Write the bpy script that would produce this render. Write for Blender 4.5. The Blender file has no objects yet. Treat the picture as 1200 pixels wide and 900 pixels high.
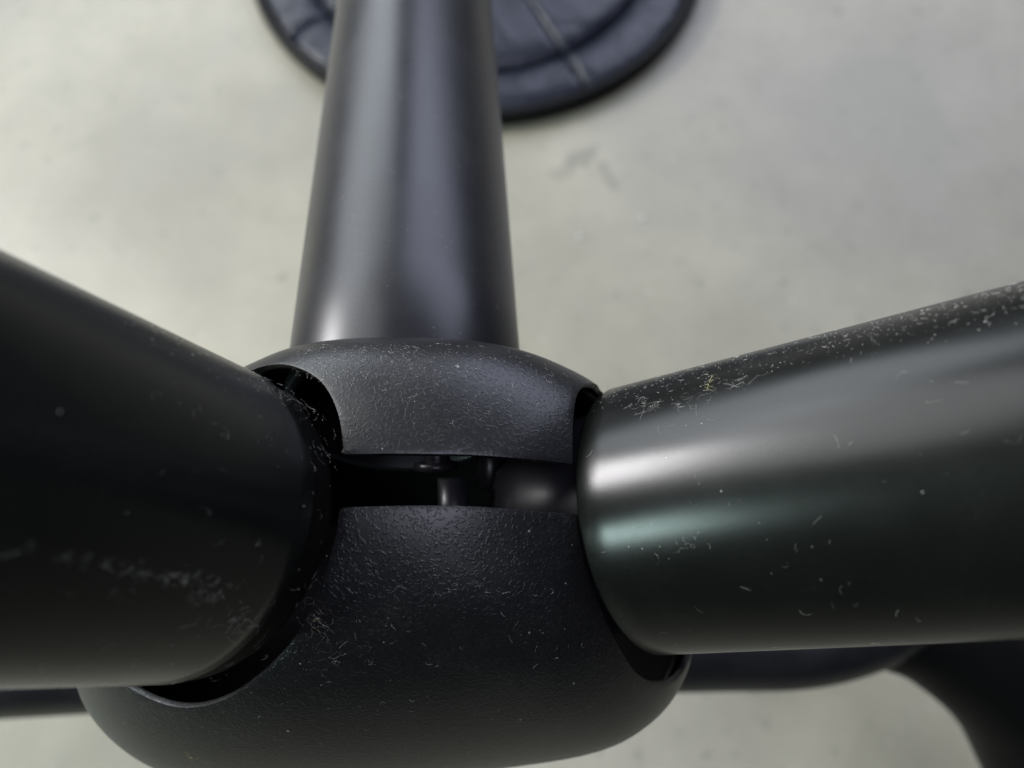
import bpy, bmesh, math, random
from mathutils import Vector, Matrix, geometry
from math import pi, sin, cos, radians
random.seed(7)
D = bpy.data
sc = bpy.context.scene
COL = sc.collection

# ------------------------------------------------------------------ camera
HEIGHT, TILT, F = 0.62, radians(20), 900.0
cam = D.objects.new('camera', D.cameras.new('camera'))
COL.objects.link(cam)
cam.location = (0, 0, HEIGHT)
cam.rotation_euler = (TILT, 0, 0)
cam.data.sensor_width = 36.0
cam.data.lens = 27.0
cam.data.clip_start = 0.005
cam.data.clip_end = 50
cam.data.dof.use_dof = True
cam.data.dof.focus_distance = 0.130
cam.data.dof.aperture_fstop = 12.0
sc.camera = cam
W = Matrix.Translation(cam.location) @ Matrix.Rotation(TILT, 4, 'X')   # rig frame -> world

# ------------------------------------------------------------------ light
world = D.worlds.new('World'); sc.world = world; world.use_nodes = True
world.node_tree.nodes['Background'].inputs[0].default_value = (0.80, 0.84, 0.88, 1)
world.node_tree.nodes['Background'].inputs[1].default_value = 0.035
sc.view_settings.view_transform = 'Standard'
sc.view_settings.look = 'None'
sc.view_settings.exposure = 0.0
sc.view_settings.gamma = 1.0
HUBW = Vector((-0.01, 0.0, HEIGHT - 0.14))

def lamp(name, direction, dist, sx, sy, radiance, color, spread=180):
    l = D.lights.new(name, 'AREA'); l.shape = 'RECTANGLE'; l.size = sx; l.size_y = sy
    l.energy = radiance * pi * sx * sy; l.color = color; l.spread = radians(spread)
    o = D.objects.new(name, l); COL.objects.link(o)
    d = Vector(direction).normalized()
    o.location = HUBW + d * dist
    o.rotation_euler = (-d).to_track_quat('-Z', 'Y').to_euler()
    return o

lamp('added_key_lamp', (-0.62, 0.48, 0.62), 1.05, 0.75, 0.65, 4.8, (0.97, 0.985, 1.0))  # added key light that brightens the floor, no known fitting
lamp('window_lamp_white', (-0.84, 0.405, 0.335), 1.6, 0.46, 0.32, 66.0, (1.0, 0.99, 1.0))
lamp('window_lamp_teal', (-0.85, -0.33, 0.38), 1.6, 0.36, 0.22, 58.0, (0.74, 1.0, 0.95))
lamp('window_panel_left', (-0.48, 0.82, 0.24), 2.0, 1.3, 0.85, 6.5, (0.86, 0.93, 1.0))
lamp('window_panel_right', (0.38, 0.80, 0.42), 2.0, 1.75, 1.0, 6.2, (0.74, 0.79, 1.0))
lamp('ceiling_panel', (0.10, -0.12, 1.0), 1.5, 0.75, 0.66, 8.5, (0.80, 0.83, 1.0))

# ------------------------------------------------------------------ helpers
def nd(nt, t, **kw):
    n = nt.nodes.new(t)
    for k, v in kw.items():
        if k in n.inputs: n.inputs[k].default_value = v
        else: setattr(n, k, v)
    return n

def mat(name, color, rough, spec=0.5):
    m = D.materials.new(name); m.use_nodes = True
    b = m.node_tree.nodes['Principled BSDF']
    b.inputs['Base Color'].default_value = (*color, 1)
    b.inputs['Roughness'].default_value = rough
    b.inputs['Specular IOR Level'].default_value = spec
    return m, m.node_tree, b

def ramp(nt, src, stops):
    r = nt.nodes.new('ShaderNodeValToRGB')
    e = r.color_ramp.elements
    while len(e) < len(stops): e.new(0.5)
    for i, (p, c) in enumerate(stops):
        e[i].position = p; e[i].color = (c, c, c, 1) if not isinstance(c, tuple) else (*c, 1)
    nt.links.new(src, r.inputs[0])
    return r.outputs[0]

def mixc(nt, fac, a, b, mode='MIX'):
    m = nt.nodes.new('ShaderNodeMix'); m.data_type = 'RGBA'; m.blend_type = mode
    if isinstance(fac, (int, float)): m.inputs[0].default_value = fac
    else: nt.links.new(fac, m.inputs[0])
    for v, i in ((a, 6), (b, 7)):
        if isinstance(v, tuple): m.inputs[i].default_value = (*v, 1)
        else: nt.links.new(v, m.inputs[i])
    return m.outputs[2]

def mth(nt, op, a, b=0.0, clamp=False):
    m = nt.nodes.new('ShaderNodeMath'); m.operation = op; m.use_clamp = clamp
    for v, i in ((a, 0), (b, 1)):
        if isinstance(v, (int, float)): m.inputs[i].default_value = v
        else: nt.links.new(v, m.inputs[i])
    return m.outputs[0]

def noise(nt, co, scale, detail=3, rough=0.5, dist=0.0):
    n = nd(nt, 'ShaderNodeTexNoise', Scale=scale, Detail=detail, Roughness=rough, Distortion=dist)
    nt.links.new(co, n.inputs['Vector'])
    return n.outputs['Fac']

def bump(nt, h, dist, strength, nrm=None):
    b = nd(nt, 'ShaderNodeBump', Strength=strength, Distance=dist)
    nt.links.new(h, b.inputs['Height'])
    if nrm is not None: nt.links.new(nrm, b.inputs['Normal'])
    return b.outputs[0]

# ---- powder coated tube: fine orange peel, faint dust film
def tube_material(name, base, rough, film, peel=1.0, spec=0.29):
    m, nt, b = mat(name, base, rough, spec)
    co = nt.nodes.new('ShaderNodeTexCoord').outputs['Object']
    fine = noise(nt, co, 3800, 2, 0.6)
    broad = noise(nt, co, 55, 4, 0.6)
    spots = nd(nt, 'ShaderNodeTexVoronoi', Scale=420.0); nt.links.new(co, spots.inputs['Vector'])
    keep = noise(nt, co, 150, 2)
    rnd = nt.nodes.new('ShaderNodeSeparateColor'); nt.links.new(spots.outputs['Color'], rnd.inputs[0])
    size = mth(nt, 'MULTIPLY', rnd.outputs[0], 0.06)
    dot = mth(nt, 'LESS_THAN', spots.outputs['Distance'], size)
    dot = mth(nt, 'MULTIPLY', dot, mth(nt, 'GREATER_THAN', rnd.outputs[1], 0.86))
    dustc = (0.42, 0.41, 0.37)
    f1 = mth(nt, 'MULTIPLY', mth(nt, 'MULTIPLY', ramp(nt, broad, [(0.42, 0.0), (0.75, 1.0)]), ramp(nt, noise(nt, co, 1500, 4, 0.7), [(0.42, 0.1), (0.7, 1.0)])), film)
    c = mixc(nt, f1, base, dustc)
    c = mixc(nt, mth(nt, 'MULTIPLY', dot, 0.55), c, dustc)
    nt.links.new(c, b.inputs['Base Color'])
    r = mth(nt, 'ADD', mth(nt, 'MULTIPLY', broad, 0.12), rough - 0.06)
    nt.links.new(mth(nt, 'ADD', r, mth(nt, 'MULTIPLY', dot, 0.4)), b.inputs['Roughness'])
    nt.links.new(bump(nt, fine, 0.000012 * peel, 0.8), b.inputs['Normal'])
    return m

TUBE = tube_material('black_powder_coat', (0.004, 0.0045, 0.004), 0.26, 0.012)
TUBE2 = tube_material('black_powder_coat_smooth', (0.008, 0.008, 0.010), 0.33, 0.03)
FUZZ = tube_material('matt_black_sleeve', (0.0022, 0.0022, 0.002), 0.6, 0.008, 1.0, 0.04)
STEEL = tube_material('dark_steel', (0.008, 0.008, 0.010), 0.33, 0.0, 1.0, 0.30)

# ---- moulded plastic with worm-like leather grain
def cover_material(name, strength):
    m, nt, b = mat(name, (0.0045, 0.0045, 0.0052), 0.36, 0.31)
    co = nt.nodes.new('ShaderNodeTexCoord').outputs['Object']
    w = nd(nt, 'ShaderNodeTexNoise', Scale=1050.0, Detail=1.0, Roughness=0.4)
    nt.links.new(co, w.inputs['Vector'])
    ridge = mth(nt, 'ABSOLUTE', mth(nt, 'SUBTRACT', w.outputs['Fac'], 0.5))
    worms = ramp(nt, ridge, [(0.0, 1.0), (0.035, 0.75), (0.075, 0.0)])
    gaps = ramp(nt, noise(nt, co, 1200, 1), [(0.42, 0.0), (0.52, 1.0)])
    h = mth(nt, 'MULTIPLY', worms, gaps)
    fine = noise(nt, co, 2600, 2)
    h2 = mth(nt, 'ADD', h, mth(nt, 'MULTIPLY', fine, 0.22))
    nt.links.new(bump(nt, h2, 0.00006, strength), b.inputs['Normal'])
    broad = noise(nt, co, 60, 5, 0.65)
    film = mth(nt, 'MULTIPLY', mth(nt, 'MULTIPLY', ramp(nt, broad, [(0.45, 0.0), (0.8, 1.0)]), ramp(nt, noise(nt, co, 1700, 3, 0.7), [(0.45, 0.1), (0.68, 1.0)])), 0.05)
    spots = nd(nt, 'ShaderNodeTexVoronoi', Scale=650.0); nt.links.new(co, spots.inputs['Vector'])
    rnd = nt.nodes.new('ShaderNodeSeparateColor'); nt.links.new(spots.outputs['Color'], rnd.inputs[0])
    dot = mth(nt, 'LESS_THAN', spots.outputs['Distance'], mth(nt, 'MULTIPLY', rnd.outputs[0], 0.16))
    dot = mth(nt, 'MULTIPLY', dot, mth(nt, 'GREATER_THAN', rnd.outputs[1], 0.90))
    c = mixc(nt, film, (0.0055, 0.0055, 0.0062), (0.4, 0.39, 0.36))
    c = mixc(nt, mth(nt, 'MULTIPLY', dot, 0.35), c, (0.45, 0.44, 0.41))
    nt.links.new(c, b.inputs['Base Color'])
    return m
COVER_FINE = cover_material('finely_grained_black_plastic', 0.38)
COVER = cover_material('grained_black_plastic', 0.58)

def floor_material():
    m, nt, b = mat('speckled_grey_floor', (0.4, 0.4, 0.37), 0.42, 0.35)
    co = nt.nodes.new('ShaderNodeTexCoord').outputs['Object']
    n1 = noise(nt, co, 3.2, 4, 0.55)
    n2 = noise(nt, co, 16, 5, 0.6, 0.4)
    n3 = noise(nt, co, 130, 3, 0.6)
    c = ramp(nt, n1, [(0.38, (0.185, 0.175, 0.142)), (0.62, (0.270, 0.252, 0.195))])
    c = mixc(nt, mth(nt, 'MULTIPLY', ramp(nt, n2, [(0.40, 0.0), (0.72, 1.0)]), 0.45), c, (0.17, 0.158, 0.118))
    c = mixc(nt, mth(nt, 'MULTIPLY', n3, 0.16), c, (0.21, 0.20, 0.16))
    c = mixc(nt, mth(nt, 'MULTIPLY', ramp(nt, noise(nt, co, 42, 6, 0.7), [(0.48, 0.0), (0.62, 1.0)]), 0.03), c, (0.15, 0.14, 0.11))
    c = mixc(nt, mth(nt, 'MULTIPLY', ramp(nt, noise(nt, co, 320, 2, 0.5), [(0.70, 0.0), (0.74, 1.0)]), 0.6), c, (0.62, 0.61, 0.56))
    # scuff stain
    def blob(x, y, sx, sy, a):
        mp = nd(nt, 'ShaderNodeMapping'); mp.vector_type = 'TEXTURE'
        mp.inputs['Location'].default_value = (x, y, 0)
        mp.inputs['Rotation'].default_value = (0, 0, a)
        mp.inputs['Scale'].default_value = (sx, sy, 1)
        nt.links.new(co, mp.inputs['Vector'])
        g = nd(nt, 'ShaderNodeTexGradient', gradient_type='SPHERICAL')
        nt.links.new(mp.outputs[0], g.inputs['Vector'])
        k = mth(nt, 'ADD', g.outputs['Fac'], mth(nt, 'MULTIPLY', mth(nt, 'SUBTRACT', noise(nt, co, 60, 4), 0.5), 1.3))
        return ramp(nt, k, [(0.15, 0.0), (0.45, 1.0)])
    for (x, y, sx, sy, a, s) in STAINS:
        c = mixc(nt, mth(nt, 'MULTIPLY', blob(x, y, sx, sy, a), s), c, (0.115, 0.11, 0.085))
    nt.links.new(c, b.inputs['Base Color'])
    nt.links.new(bump(nt, noise(nt, co, 220, 3), 0.0004, 0.3), b.inputs['Normal'])
    return m

def vinyl_material():
    m, nt, b = mat('black_vinyl', (0.010, 0.012, 0.019), 0.36, 0.27)
    co = nt.nodes.new('ShaderNodeTexCoord').outputs['Object']
    h = noise(nt, co, 14, 4, 0.6, 0.6)
    g = noise(nt, co, 600, 2)
    nb = bump(nt, h, 0.009, 0.8)
    nt.links.new(bump(nt, g, 0.0004, 0.4, nb), b.inputs['Normal'])
    return m
VINYL = vinyl_material()
RUBBER_AND_SHADE, _, _ = mat('black_rubber_and_shade', (0.003, 0.003, 0.003), 0.45, 0.12)  # also puts shade into the colour of the bent leg and hub bowl

def lint_material(name, c):
    m, nt, b = mat(name, c, 0.8, 0.2)
    co = nt.nodes.new('ShaderNodeTexCoord').outputs['Object']
    k = ramp(nt, noise(nt, co, 260, 3, 0.7), [(0.36, 0.22), (0.58, 1.0)])
    nt.links.new(mixc(nt, k, (0.02, 0.02, 0.018), c), b.inputs['Base Color'])
    return m
LINT = lint_material('grey_lint', (0.62, 0.60, 0.55))
LINTY = lint_material('yellow_lint', (0.45, 0.44, 0.22))
CRUMB = lint_material('white_crumb', (0.75, 0.75, 0.72))

def link(name, me, material, parent=None, smooth=True):
    o = D.objects.new(name, me)
    COL.objects.link(o)
    if material is not None and not me.materials: me.materials.append(material)
    if smooth and me.polygons:
        me.polygons.foreach_set('use_smooth', [True] * len(me.polygons))
    if parent is not None: o.parent = parent
    return o

def mesh_obj(name, verts, faces, material, parent=None, smooth=True):
    me = D.meshes.new(name); me.from_pydata([tuple(v) for v in verts], [], faces); me.update()
    return link(name, me, material, parent, smooth)

def frame(u):
    u = u.normalized()
    a = Vector((0, 0, 1)) if abs(u.z) < 0.9 else Vector((1, 0, 0))
    e1 = u.cross(a).normalized()
    return e1, u.cross(e1).normalized()

def lathe(name, p, u, prof, material, parent, n=128):
    """prof: list of (t along u from p, radius)"""
    u = u.normalized(); e1, e2 = frame(u)
    vs, fs = [], []
    for (t, r) in prof:
        for k in range(n):
            a = 2 * pi * k / n
            vs.append(p + u * t + (e1 * cos(a) + e2 * sin(a)) * r)
    for i in range(len(prof) - 1):
        for k in range(n):
            a, b = i * n + k, i * n + (k + 1) % n
            fs.append((a, b, b + n, a + n))
    o = mesh_obj(name, vs, fs, material, parent)
    return o

def sweep(name, pts, rads, material, parent, n=48, cap=True, sub=8):
    P = [Vector(p) for p in pts]
    C, Rr = [], []
    for i in range(len(P) - 1):
        p0 = P[i - 1] if i else P[0] * 2 - P[1]
        p3 = P[i + 2] if i + 2 < len(P) else P[-1] * 2 - P[-2]
        for s in range(sub):
            t = s / sub
            C.append(0.5 * (2 * P[i] + (P[i + 1] - p0) * t + (2 * p0 - 5 * P[i] + 4 * P[i + 1] - p3) * t * t
                            + (3 * P[i] - p0 - 3 * P[i + 1] + p3) * t ** 3))
            Rr.append(rads[i] * (1 - t) + rads[i + 1] * t)
    C.append(P[-1]); Rr.append(rads[-1])
    vs, fs = [], []
    tan = (C[1] - C[0]).normalized(); e1, e2 = frame(tan)
    for i, c in enumerate(C):
        tn = (C[min(i + 1, len(C) - 1)] - C[max(i - 1, 0)]).normalized()
        e1 = (e1 - tn * e1.dot(tn)).normalized(); e2 = tn.cross(e1)
        for k in range(n):
            a = 2 * pi * k / n
            vs.append(c + (e1 * cos(a) + e2 * sin(a)) * Rr[i])
    for i in range(len(C) - 1):
        for k in range(n):
            a, b = i * n + k, i * n + (k + 1) % n
            fs.append((a, b, b + n, a + n))
    if cap:
        fs.append(tuple(range(n))[::-1]); fs.append(tuple(len(vs) - n + k for k in range(n)))
    return mesh_obj(name, vs, fs, material, parent)

def rp(x, y, d):
    """a point of the rig frame: x, y in photograph pixels at true distance d from the lens plane"""
    return W @ Vector(((x - 600) / F * d, (450 - y) / F * d, -d))

def on_floor(x, y):
    o = cam.location; d = (rp(x, y, 1) - o)
    return o + d * (-o.z / d.z)

# ------------------------------------------------------------------ floor
s1, s2 = on_floor(682, 185), on_floor(712, 205)
s3 = on_floor(662, 200)
STAINS = [(s1.x, s1.y, 0.024, 0.012, 0.5, 0.50), (s2.x, s2.y, 0.010, 0.026, 0.4, 0.42), (s3.x, s3.y, 0.024, 0.010, 0.7, 0.36)]
FLOOR = floor_material()
fl = mesh_obj('floor', [(-4, -4, 0), (4, -4, 0), (4, 4, 0), (-4, 4, 0)], [(0, 1, 2, 3)], FLOOR, smooth=False)
fl['kind'] = 'structure'

# ------------------------------------------------------------------ tubular stand
root = D.objects.new('tubular_stand', None); COL.objects.link(root)
root.empty_display_size = 0.05
root['label'] = 'black stand of three thick tubes meeting in a rounded grained plastic hub'
root['category'] = 'tubular stand'

R = 0.025
Rw = W.to_3x3()
def cyl(p, u): return W @ Vector(p), (Rw @ Vector(u)).normalized()
pA, uA = cyl((-0.01728527, -0.07882802, -0.1108313), (-0.05783898, 0.81777874, -0.57261905))
pB, uB = cyl((0.0778694, -0.0098854, -0.11003178), (0.80374758, 0.23171676, 0.54799377))
pC, uC = cyl((-0.08762566, 0.0081163, -0.04270497), (0.39167191, -0.31674911, -0.86386522))

def tube_prof(t0, t1, r, closed_lo=True, wall=0.0022, seg=24):
    pr = []
    if closed_lo:
        pr += [(t0 + 0.03, r - wall), (t0 + 0.0004, r - wall), (t0, r - wall + 0.0004), (t0, r - 0.0006), (t0 + 0.00018, r - 0.00018), (t0 + 0.0006, r)]
    for i in range(1, seg): pr.append((t0 + (t1 - t0) * i / seg, r))
    pr += [(t1 - 0.0006, r), (t1, r - 0.0006), (t1, r - wall), (t1 - 0.03, r - wall)]
    return pr
tA = lathe('tube', pA, uA, tube_prof(0.0885, 0.62, R), TUBE2, root)
tA['label'] = 'straight tube running away from the hub over the floor'
tB = lathe('tube', pB, uB, tube_prof(-0.0655, 0.06, R), TUBE, root, 192)
tB['label'] = 'tube with a white and a teal streak of light at its open end'
tC = lathe('tube', pC, uC, tube_prof(-0.0, 0.0915, R), TUBE, root, 192)
tC['label'] = 'dark tube rising past the lens, linty where it enters the hub'

# inner sleeves that the tube ends are pushed over
sl = [(-0.093, 0.0), (-0.093, 0.010), (-0.092, 0.0145), (-0.089, 0.0180), (-0.085, 0.0200), (-0.080, 0.0212), (-0.04, 0.0214), (-0.04, 0.0)]
lathe('inner_sleeve', pB, uB, sl, STEEL, root, 96)
sl = [(0.05, 0.0), (0.05, 0.0245), (0.0950, 0.0245), (0.0975, 0.0235), (0.0984, 0.0225), (0.0984, 0.0)]
lathe('inner_sleeve', pC, uC, sl, FUZZ, root, 128)
for (x0, y0, x1, y1, d, r) in ((511, 500, 513, 553, 0.150, 0.0026), (531, 560, 533, 640, 0.146, 0.0030), (574, 500, 573, 575, 0.158, 0.0030)):
    a, b = rp(x0, y0, d), rp(x1, y1, d)
    L = (b - a).length
    lathe('bolt', a, (b - a), [(0, 0), (0, r), (L - 0.001, r), (L, r * 0.8), (L, 0)], STEEL, root, 32)

nut = rp(511, 541, 0.150); nd_ = (rp(513, 553, 0.150) - rp(511, 500, 0.150))
lathe('nut', nut, nd_, [(0, 0), (0, 0.0040), (0.0003, 0.0044), (0.0015, 0.0044), (0.0018, 0.0040), (0.0018, 0)], STEEL, root, 6)
# ------------------------------------------------------------------ hub covers
RING = [(480, 396), (550, 399), (610, 410), (660, 429), (705, 455), (750, 505), (785, 575), (806, 655), (813, 720), (811, 770),
        (800, 800), (783, 828), (760, 850), (728, 871), (690, 884), (650, 892), (600, 899), (520, 910), (430, 921), (340, 928), (270, 926), (215, 914), (172, 897),
        (140, 876), (112, 848), (97, 824), (88, 800), (86, 740), (92, 680), (108, 610), (140, 545), (185, 492), (235, 456), (290, 428), (342, 407), (405, 397)]
CX, CY = 470.0, 650.0
NEXP = 2.25
ZM, HF, HB = 0.166, 0.047, 0.045

def spline_closed(P, sub=10):
    out = []
    n = len(P)
    for i in range(n):
        p0, p1, p2, p3 = P[i - 1], P[i], P[(i + 1) % n], P[(i + 2) % n]
        for s in range(sub):
            t = s / sub
            out.append(tuple(0.5 * (2 * p1[k] + (p2[k] - p0[k]) * t + (2 * p0[k] - 5 * p1[k] + 4 * p2[k] - p3[k]) * t * t
                                    + (3 * p1[k] - p0[k] - 3 * p2[k] + p3[k]) * t ** 3) for k in (0, 1)))
    return out
ring = spline_closed(RING)
NT = 720
tab = [0.0] * NT
ang = sorted((math.atan2(y - CY, x - CX) % (2 * pi), math.hypot(x - CX, y - CY)) for x, y in ring)
for i in range(NT):
    a = 2 * pi * i / NT
    j = 0
    while j < len(ang) and ang[j][0] < a: j += 1
    a0, r0 = ang[j - 1]; a1, r1 = ang[j % len(ang)]
    d0 = (a - a0) % (2 * pi); d1 = (a1 - a) % (2 * pi)
    tab[i] = (r0 * d1 + r1 * d0) / (d0 + d1 + 1e-12)
tab = [sum(tab[(i + k) % NT] for k in range(-6, 7)) / 13 for i in range(NT)]
def RF(a):
    f = (a % (2 * pi)) / (2 * pi) * NT; i = int(f) % NT; t = f - int(f)
    return tab[i] * (1 - t) + tab[(i + 1) % NT] * t
def px2q(x, y):
    dx, dy = x - CX, y - CY
    a = math.atan2(dy, dx); rho = min(0.99999, math.hypot(dx, dy) / RF(a))
    th = math.asin(rho ** (NEXP / 2)) * 2 / pi
    # de-emphasise the pole: th**1 keeps the parameter regular
    return (th * cos(a), th * sin(a))
def q2p(qx, qy):
    r = math.hypot(qx, qy); a = math.atan2(qy, qx) if r > 1e-9 else 0.0
    th = r * pi / 2
    s, c = sin(th), cos(th)
    rho = max(0.0, s) ** (2 / NEXP); h = (abs(c) ** (2 / NEXP)) * (1 if c >= 0 else -1)
    x, y = CX + cos(a) * rho * RF(a), CY + sin(a) * rho * RF(a)
    zr = ZM - 0.000095 * max(0.0, CY - y)
    if h >= 0: d = zr - (zr - (ZM - HF)) * h; k = d
    else: d = zr - HB * h; k = zr          # the rear half closes without perspective growth
    return W @ Vector(((x - 600) / F * k, (450 - y) / F * k, -d))

def dense(P, step=0.012):
    out = []
    for i in range(len(P)):
        a, b = P[i], P[(i + 1) % len(P)]
        n = max(1, int(math.hypot(b[0] - a[0], b[1] - a[1]) / step))
        for s in range(n): out.append((a[0] + (b[0] - a[0]) * s / n, a[1] + (b[1] - a[1]) * s / n))
    return out
def smooth_open(P, sub=6):
    out = []
    for i in range(len(P) - 1):
        p0 = P[i - 1] if i else P[0]; p3 = P[i + 2] if i + 2 < len(P) else P[-1]; p1, p2 = P[i], P[i + 1]
        for s in range(sub):
            t = s / sub
            out.append(tuple(0.5 * (2 * p1[k] + (p2[k] - p0[k]) * t + (2 * p0[k] - 5 * p1[k] + 4 * p2[k] - p3[k]) * t * t
                                    + (3 * p1[k] - p0[k] - 3 * p2[k] + p3[k]) * t ** 3) for k in (0, 1)))
    out.append(P[-1]); return out
def q(P): return [px2q(*p) for p in P]
def arcq(a0, a1, r, n=90):
    return [(r * cos(a0 + (a1 - a0) * i / n), r * sin(a0 + (a1 - a0) * i / n)) for i in range(n + 1)]

# outlines of the mouths round the left and right tube, and of the slot between the covers
left_low = q(smooth_open([(397, 604), (394, 625), (384, 662), (368, 706), (346, 746), (320, 777), (295, 799), (268, 817), (236, 828), (205, 828), (176, 819), (150, 805)]))
right_low = q(smooth_open([(683, 612), (686, 640), (692, 672), (702, 706), (714, 736), (729, 765), (745, 788), (764, 801), (785, 800), (799, 789), (806, 776)]))
left_up = q(smooth_open([(402, 526), (400, 505), (397, 488), (389, 466), (376, 447), (357, 434), (334, 427), (312, 428), (294, 434)]))
right_up = q(smooth_open([(671, 536), (671, 505), (673, 480), (676, 464), (683, 453), (693, 449), (700, 451)]))
slot_low = q(smooth_open([(397, 604), (398.5, 598), (404, 595), (440, 593.5), (490, 592.5), (540, 593), (590, 596), (640, 600), (672, 602.5), (680, 605), (683, 612)], 5))
slot_up = q(smooth_open([(402, 526), (403, 532), (450, 531.5), (500, 532), (550, 533), (600, 536.5), (640, 540), (668, 543.5), (671, 542), (671, 536)], 4))
RO = 1.72
def aq(p): return math.atan2(p[1], p[0]) % (2 * pi)
sL, sR = slot_low[0], slot_low[-1]
# outer mouth arcs behind the silhouette
left_low += [(-0.98, 0.33), (-1.22, 0.22), (-1.34, 0.02)]
right_low += [(1.03, 0.24), (1.22, 0.16), (1.34, 0.0)]
left_up += [(-0.70, -0.82), (-0.95, -0.68), (-1.25, -0.40), (-1.34, -0.10)]
right_up += [(0.81, -0.66), (1.04, -0.55), (1.25, -0.34), (1.34, -0.10)]
aL, aR = math.atan2(0.02, -1.34), math.atan2(0.0, 1.34)
low_poly = slot_low + right_low[1:] + arcq(0.0, aL, RO) + left_low[::-1][:-1]
aL2, aR2 = math.atan2(-0.10, -1.34) , math.atan2(-0.10, 1.34)
up_poly = slot_up + right_up[1:] + arcq(aR2, aL2 , RO) + left_up[::-1][:-1]

def build_cover(name, poly, material):
    poly = dense(poly)
    # drop near duplicates
    P = []
    for p in poly:
        if not P or math.hypot(p[0] - P[-1][0], p[1] - P[-1][1]) > 0.0015: P.append(p)
    n = len(P)
    edges = [(i, (i + 1) % n) for i in range(n)]
    xs = [p[0] for p in P]; ys = [p[1] for p in P]
    pts = [Vector(p) for p in P]
    st = 0.02
    from mathutils import kdtree
    kd = kdtree.KDTree(n)
    for i, p in enumerate(P): kd.insert((p[0], p[1], 0), i)
    kd.balance()
    y = min(ys); r = 0
    while y < max(ys):
        x = min(xs) + (st / 2 if r % 2 else 0)
        while x < max(xs):
            if kd.find((x, y, 0))[2] > st * 0.55: pts.append(Vector((x, y)))
            x += st
        y += st * 0.866; r += 1
    res = geometry.delaunay_2d_cdt(pts, edges, [], 1, 1e-6)
    vs = [q2p(v.x, v.y) for v in res[0]]
    fs = [tuple(f) for f in res[2]]
    o = mesh_obj(name, vs, fs, material, root)
    bm = bmesh.new(); bm.from_mesh(o.data)
    bmesh.ops.recalc_face_normals(bm, faces=bm.faces)
    c = rp(470, 650, ZM)
    s = sum(1 if f.normal.dot(f.calc_center_median() - c) > 0 else -1 for f in bm.faces)
    if s < 0: bmesh.ops.reverse_faces(bm, faces=bm.faces)
    bm.to_mesh(o.data); bm.free()
    so = o.modifiers.new('wall', 'SOLIDIFY'); so.thickness = 0.0011; so.offset = -1
    bv = o.modifiers.new('edge', 'BEVEL'); bv.width = 0.00025; bv.segments = 2; bv.limit_method = 'ANGLE'; bv.angle_limit = radians(50)
    return o
def build_core():  # added bowl hiding the floor behind the slot, blackened for its shade
    vs, fs = [], []
    cc = rp(470, 650, ZM)
    n, m = 96, 24
    for i in range(m + 1):
        rr_ = 0.985 + (1.98 - 0.985) * i / m
        for k in range(n):
            a = 2 * pi * k / n
            P = q2p(rr_ * cos(a), rr_ * sin(a))
            vs.append(cc + (P - cc) * 0.955)
    for i in range(m):
        for k in range(n):
            a, b = i * n + k, i * n + (k + 1) % n
            fs.append((a, b, b + n, a + n))
    fs.append(tuple(m * n + k for k in range(n)))
    o = mesh_obj('added_dark_bowl', vs, fs, RUBBER_AND_SHADE, root)
    so = o.modifiers.new('wall', 'SOLIDIFY'); so.thickness = 0.001; so.offset = 0
build_core()
lower = build_cover('lower_cover', low_poly, COVER)
upper = build_cover('upper_cover', up_poly, COVER_FINE)
lower['label'] = 'larger half of the hub shell, below the slot'
upper['label'] = 'smaller half of the hub shell, above the slot and dustier'

# ------------------------------------------------------------------ cross bar and bent leg behind the hub
sweep('cross_bar', [rp(-260, 790, 0.36), rp(0, 776, 0.36), (rp(400, 752, 0.35)), rp(800, 741, 0.34), rp(930, 741, 0.335), rp(1010, 724, 0.33), rp(1060, 700, 0.325)],
      [0.025] * 4 + [0.0235, 0.022, 0.020], TUBE2, root)
bl = D.objects.new('bent_leg', None)
D.objects.remove(bl)
sweep('bent_leg', [rp(1028, 722, 0.335), rp(1098, 745, 0.338), rp(1178, 806, 0.345), rp(1222, 886, 0.36), rp(1262, 965, 0.38), rp(1300, 1080, 0.42)],
      [0.021, 0.023, 0.026, 0.027, 0.027, 0.027], RUBBER_AND_SHADE, root)  # duller black than the tubes, standing in for shade under the right tube

# ------------------------------------------------------------------ round padded disc on the floor
pc = on_floor(555, -146)
edge = on_floor(555, 148)
RAD = (edge - pc).length
# round in plan; the far side lies outside the frame
disc = D.objects.new('round_seat_pad', None); COL.objects.link(disc)
lx = (on_floor(810, 0) - on_floor(300, 0)).length / 2
mid = (on_floor(810, 0) + on_floor(300, 0)) / 2
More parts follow.
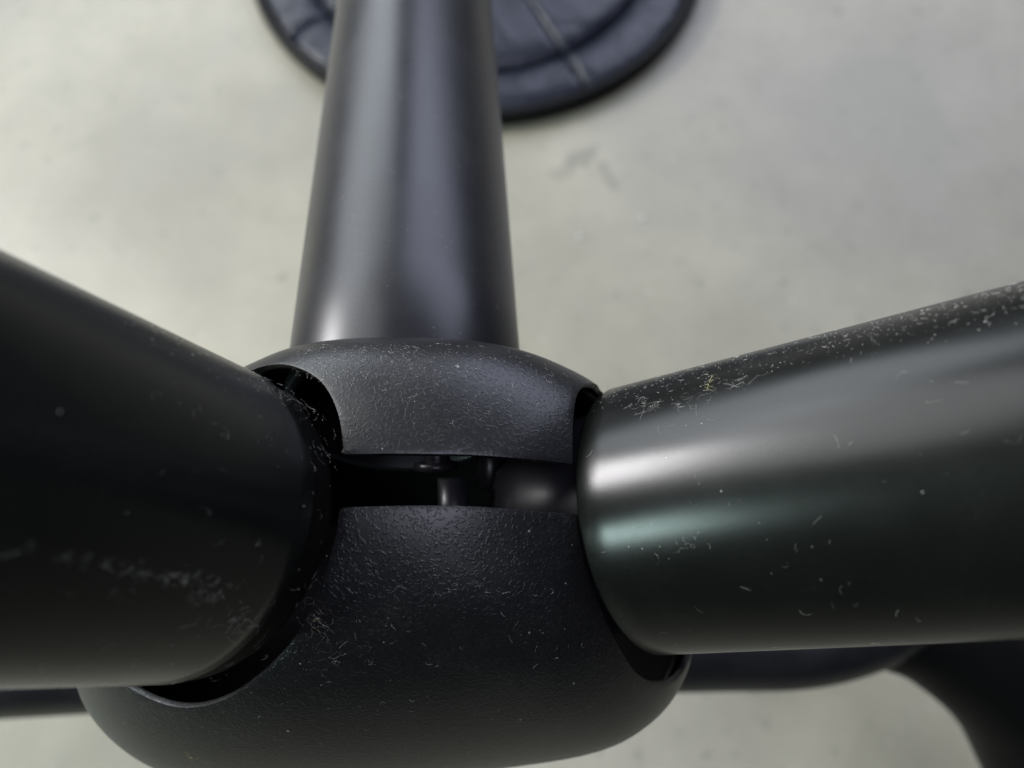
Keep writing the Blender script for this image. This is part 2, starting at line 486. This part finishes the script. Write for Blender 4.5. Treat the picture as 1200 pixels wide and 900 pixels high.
# circle through three floor points
def circ(a, b, c):
    ax, ay, bx, by, cx, cy = a.x, a.y, b.x, b.y, c.x, c.y
    d = 2 * (ax * (by - cy) + bx * (cy - ay) + cx * (ay - by))
    ux = ((ax * ax + ay * ay) * (by - cy) + (bx * bx + by * by) * (cy - ay) + (cx * cx + cy * cy) * (ay - by)) / d
    uy = ((ax * ax + ay * ay) * (cx - bx) + (bx * bx + by * by) * (ax - cx) + (cx * cx + cy * cy) * (bx - ax)) / d
    return Vector((ux, uy, 0))
o3 = [on_floor(298, 0), on_floor(555, 156), on_floor(820, 0)]
pc = circ(*o3); RAD = (o3[0] - pc).length * 0.995
disc.location = pc
disc['label'] = 'round black vinyl seat pad with seams and a dark rim on the grey floor'
disc['category'] = 'seat pad'
def ringpart(name, prof, a0, a1, n, material, cap=True, lab=None):
    vs, fs = [], []
    m = len(prof)
    for i in range(n + 1):
        a = a0 + (a1 - a0) * i / n
        for (r, z) in prof: vs.append((cos(a) * r, sin(a) * r, z))
    for i in range(n):
        for k in range(m):
            a, b = i * m + k, i * m + (k + 1) % m
            fs.append((a, b, b + m, a + m))
    if cap: fs.append(tuple(range(m))[::-1]); fs.append(tuple(n * m + k for k in range(m)))
    o = mesh_obj(name, vs, fs, material, disc)
    return o
rr = 0.0065
ringpart('rim', [(RAD - rr + rr * cos(t), 0.012 + rr * 1.25 * sin(t)) for t in [2 * pi * k / 14 for k in range(14)]], 0, 2 * pi, 128, RUBBER_AND_SHADE, False)
def pad_profile(r0, r1, z, b):
    pr = [(r0, 0.002), ]
    for k in range(9):
        t = k / 8; pr.append((r0 + (r1 - r0) * t, z + b * (1 - abs(2 * t - 1) ** 3)))
    pr.append((r1, 0.002)); return pr
NP = 9
for k in range(NP):
    g = 0.004
    a0 = radians(-62) + 2 * pi * k / NP
    ringpart('outer_panel', pad_profile(RAD * 0.765, RAD - rr * 1.6, 0.014, 0.006), a0 + g, a0 + 2 * pi / NP - g, 14, VINYL)
for k in range(NP):
    g = 0.006
    a0 = radians(-62) + 2 * pi * k / NP
    ringpart('inner_panel', pad_profile(RAD * 0.10, RAD * 0.758, 0.017, 0.006), a0 + g, a0 + 2 * pi / NP - g, 14, VINYL)
ringpart('centre_button', [(0.0, 0.002), (RAD * 0.09, 0.002), (RAD * 0.09, 0.02), (RAD * 0.06, 0.027), (0.0, 0.028)], 0, 2 * pi, 32, VINYL, False)
ringpart('backing', [(0.0, 0.001), (RAD - rr, 0.001), (RAD - rr, 0.010), (0.0, 0.010)], 0, 2 * pi, 64, RUBBER_AND_SHADE, False)

# ------------------------------------------------------------------ lint and crumbs
def fibre(V, Fc, p, n, d, length, rad, curl, seg=5):
    """a curled hair lying on a surface: p point, n normal, d tangent"""
    d = (d - n * d.dot(n)).normalized(); s = n.cross(d)
    pts = []
    a = 0.0; c = p.copy()
    for i in range(seg + 1):
        pts.append(c + n * (rad + 0.00012 * random.random()))
        a += curl * random.uniform(0.4, 1.4) / seg
        c = c + (d * cos(a) + s * sin(a)) * (length / seg)
    b = len(V)
    for i, c in enumerate(pts):
        r = rad * (0.5 if i in (0, seg) else 1.0)
        for k in range(3):
            t = 2 * pi * k / 3
            V.append(c + (s * cos(t) + n * sin(t)) * r)
    for i in range(seg):
        for k in range(3):
            u, v = b + i * 3 + k, b + i * 3 + (k + 1) % 3
            Fc.append((u, v, v + 3, u + 3))
def speck(V, Fc, p, n, r):
    e1, e2 = frame(n); b = len(V)
    a0 = random.random() * 6
    for k in range(4):
        rr_ = r * random.uniform(0.6, 1.3)
        V.append(p + (e1 * cos(a0 + k * pi / 2) + e2 * sin(a0 + k * pi / 2)) * rr_)
    V.append(p + n * r * 0.8)
    for k in range(4): Fc.append((b + k, b + (k + 1) % 4, b + 4))

def tube_pt(p, u, t, a, r=R):
    # a = angle about the axis, 0 = towards the lens side normal, positive towards image top
    u = u.normalized(); e = (cam.location - (p + u * t)); e = (e - u * e.dot(u)).normalized()
    f = u.cross(e)
    if f.dot(Rw @ Vector((0, 1, 0))) < 0: f = -f
    n = e * cos(a) + f * sin(a)
    return p + u * t + n * r, n, f * cos(a) - e * sin(a)

def dust_on_tube(o, p, u, t0, t1, n_rim, n_mid, rim=(0.7, 1.35), size=1.0, material=LINT, specks=0):
    V, Fc = [], []
    for i in range(n_rim):
        a = random.triangular(rim[0], rim[1], rim[0] * 0.4 + rim[1] * 0.6); t = t1 - (t1 - t0) * random.random() ** 1.35
        P, N, T = tube_pt(p, u, t, a)
        al = u.normalized() * random.choice((-1, 1)) + T * random.uniform(-0.7, 0.7)
        if random.random() < 0.6: speck(V, Fc, P, N, random.uniform(0.00002, 0.00008) * size)
        else: fibre(V, Fc, P, N, al, random.uniform(0.0002, 0.0009) * size, random.uniform(0.000008, 0.000026) * size, random.uniform(-2.5, 2.5))
    for i in range(n_mid):
        a = random.uniform(-1.2, rim[0]); t = random.uniform(t0, t1)
        P, N, T = tube_pt(p, u, t, a)
        th = random.random() * 6.28
        if random.random() < 0.35: speck(V, Fc, P, N, random.uniform(0.00004, 0.0001) * size)
        else: fibre(V, Fc, P, N, u.normalized() * cos(th) + T * sin(th), random.uniform(0.0005, 0.0028) * size, random.uniform(0.000006, 0.000015) * size, random.uniform(-4, 4), 7)
    d = mesh_obj('lint', V, Fc, material, o); d['kind'] = 'stuff'
    return d
def clump(V, Fc, centre, N, T, S, sx, sy, n, rad=0.000012, ln=0.0025, along=False):
    for i in range(n):
        P = centre + T * random.gauss(0, sx) + S * random.gauss(0, sy)
        th = random.random() * 6.28
        if along: th *= 0.04
        fibre(V, Fc, P, N, T * cos(th) * 1.6 + S * sin(th), random.uniform(0.3, 1.0) * ln, rad * random.uniform(0.35, 1.0), random.uniform(-4, 4), 7)

dust_on_tube(tB, pB, uB, -0.064, 0.012, 820, 75)
V, Fc = [], []
for (t, a, n_, sx, sy, ln) in ((-0.052, 0.78, 26, 0.0018, 0.0010, 0.003), (-0.045, 0.72, 22, 0.0020, 0.0008, 0.003), (-0.048, -0.20, 9, 0.0009, 0.0007, 0.002), (-0.037, 0.80, 16, 0.0016, 0.0008, 0.003)):
    P, N, T = tube_pt(pB, uB, t, a); clump(V, Fc, P, N, uB, T, sx, sy, n_, ln=ln)
d = mesh_obj('lint_clump', V, Fc, LINT, tB); d['kind'] = 'stuff'
V, Fc = [], []
P, N, T = tube_pt(pB, uB, -0.0425, 0.86); clump(V, Fc, P, N, T, uB, 0.0006, 0.0002, 12, 0.00003, 0.0026)
d = mesh_obj('lint_clump', V, Fc, LINTY, tB); d['kind'] = 'stuff'; d['label'] = 'small yellowish tuft of lint'

dust_on_tube(tC, pC, uC, 0.060, 0.098, 170, 90, rim=(0.6, 1.45), size=0.9)
V, Fc = [], []
for (t, a, n_, sx, sy) in ((0.092, 0.95, 26, 0.0030, 0.0016), (0.094, 0.6, 14, 0.002, 0.003), (0.070, -0.30, 40, 0.0050, 0.0003), (0.085, -0.50, 24, 0.0025, 0.0010), (0.060, -0.27, 30, 0.005, 0.0003), (0.076, -0.36, 26, 0.0016, 0.0006)):
    P, N, T = tube_pt(pC, uC, t, a); clump(V, Fc, P, N, uC, T, sx, sy, n_, ln=0.003 if t > 0.08 else 0.0018, along=t < 0.08)
d = mesh_obj('lint_clump', V, Fc, LINT, tC); d['kind'] = 'stuff'
dust_on_tube(tA, pA, uA, 0.10, 0.22, 60, 110, size=0.8)

def cover_pt(x, y):
    a = px2q(x, y); e = 0.002
    P = q2p(*a); A = q2p(a[0] + e, a[1]); B = q2p(a[0], a[1] + e)
    T = (A - P).normalized(); S = (B - P).normalized(); N = T.cross(S).normalized()
    if N.dot(cam.location - P) < 0: N = -N
    return P, N, T, S
def dust_on_cover(o, spots, material=LINT):
    V, Fc = [], []
    for (x0, x1, y0, y1, n, ln, rad, spk) in spots:
        for i in range(n):
            x, y = random.uniform(x0, x1), random.triangular(y0, y1, y0 if y0 < 500 else (y0 + y1) / 2)
            rho = math.hypot(x - CX, y - CY) / RF(math.atan2(y - CY, x - CX))
            if rho > 0.985: continue
            P, N, T, S = cover_pt(x, y); th = random.random() * 6.28
            if random.random() < spk: speck(V, Fc, P, N, random.uniform(0.00002, 0.00007))
            else: fibre(V, Fc, P, N, T * cos(th) + S * sin(th), ln * random.uniform(0.3, 1), rad * random.uniform(0.6, 1.2), random.uniform(-4, 4), 6)
    d = mesh_obj('lint', V, Fc, material, o); d['kind'] = 'stuff'
dust_on_cover(upper, [(345, 660, 402, 460, 330, 0.0010, 0.000016, 0.6), (345, 480, 405, 450, 260, 0.0010, 0.000016, 0.6), (410, 665, 430, 525, 130, 0.0015, 0.000014, 0.5), (560, 650, 440, 520, 18, 0.0026, 0.000016, 0.1)])
dust_on_cover(lower, [(400, 690, 640, 860, 60, 0.0018, 0.000014, 0.35), (150, 800, 790, 890, 60, 0.0012, 0.000012, 0.6)])
V, Fc = [], []
for (x, y, sx, sy, n_, ln) in ((372, 728, 0.0016, 0.0028, 34, 0.003), (405, 770, 0.0030, 0.0012, 14, 0.003), (395, 685, 0.005, 0.0003, 12, 0.002), (500, 683, 0.006, 0.0005, 14, 0.002), (560, 690, 0.003, 0.0005, 8, 0.002), (430, 782, 0.001, 0.0005, 6, 0.002)):
    P, N, T, S = cover_pt(x, y); clump(V, Fc, P, N, T, S, sx, sy, n_, rad=0.000012, ln=ln)
d = mesh_obj('lint_clump', V, Fc, LINT, lower); d['kind'] = 'stuff'
V, Fc = [], []
P, N, T, S = cover_pt(225, 886); clump(V, Fc, P, N, T, S, 0.0010, 0.0010, 14, rad=0.00002, ln=0.0035)
P, N, T, S = cover_pt(370, 731); clump(V, Fc, P, N, T, S, 0.0006, 0.0006, 6, rad=0.00002, ln=0.0025)
d = mesh_obj('lint_clump', V, Fc, LINTY, lower); d['kind'] = 'stuff'; d['label'] = 'small yellowish tuft of lint'

# pale crumbs lying on the floor
def crumb(x, y, r, label):
    bm = bmesh.new(); bmesh.ops.create_icosphere(bm, subdivisions=2, radius=r)
    for v in bm.verts: v.co *= random.uniform(0.8, 1.15)
    for v in bm.verts: v.co.z *= 0.6
    me = D.meshes.new('crumb'); bm.to_mesh(me); bm.free()
    o = link('crumb', me, CRUMB); o.location = on_floor(x, y) + Vector((0, 0, r * 0.55))
    o['label'] = label; o['category'] = 'crumb'; o['group'] = 'crumbs on the floor'
crumb(752, 257, 0.0021, 'bright white crumb on the open floor right of the far tube')
crumb(679, 278, 0.0021, 'faint pale crumb on the floor, closer to the far tube')
crumb(884, 806, 0.0026, 'white crumb on the floor under the cross bar, right of the hub')
crumb(786, 187, 0.0011, 'tiny pale crumb on the floor beyond the grey scuff stain')
crumb(928, 352, 0.0011, 'tiny pale crumb on the floor just above the right tube')
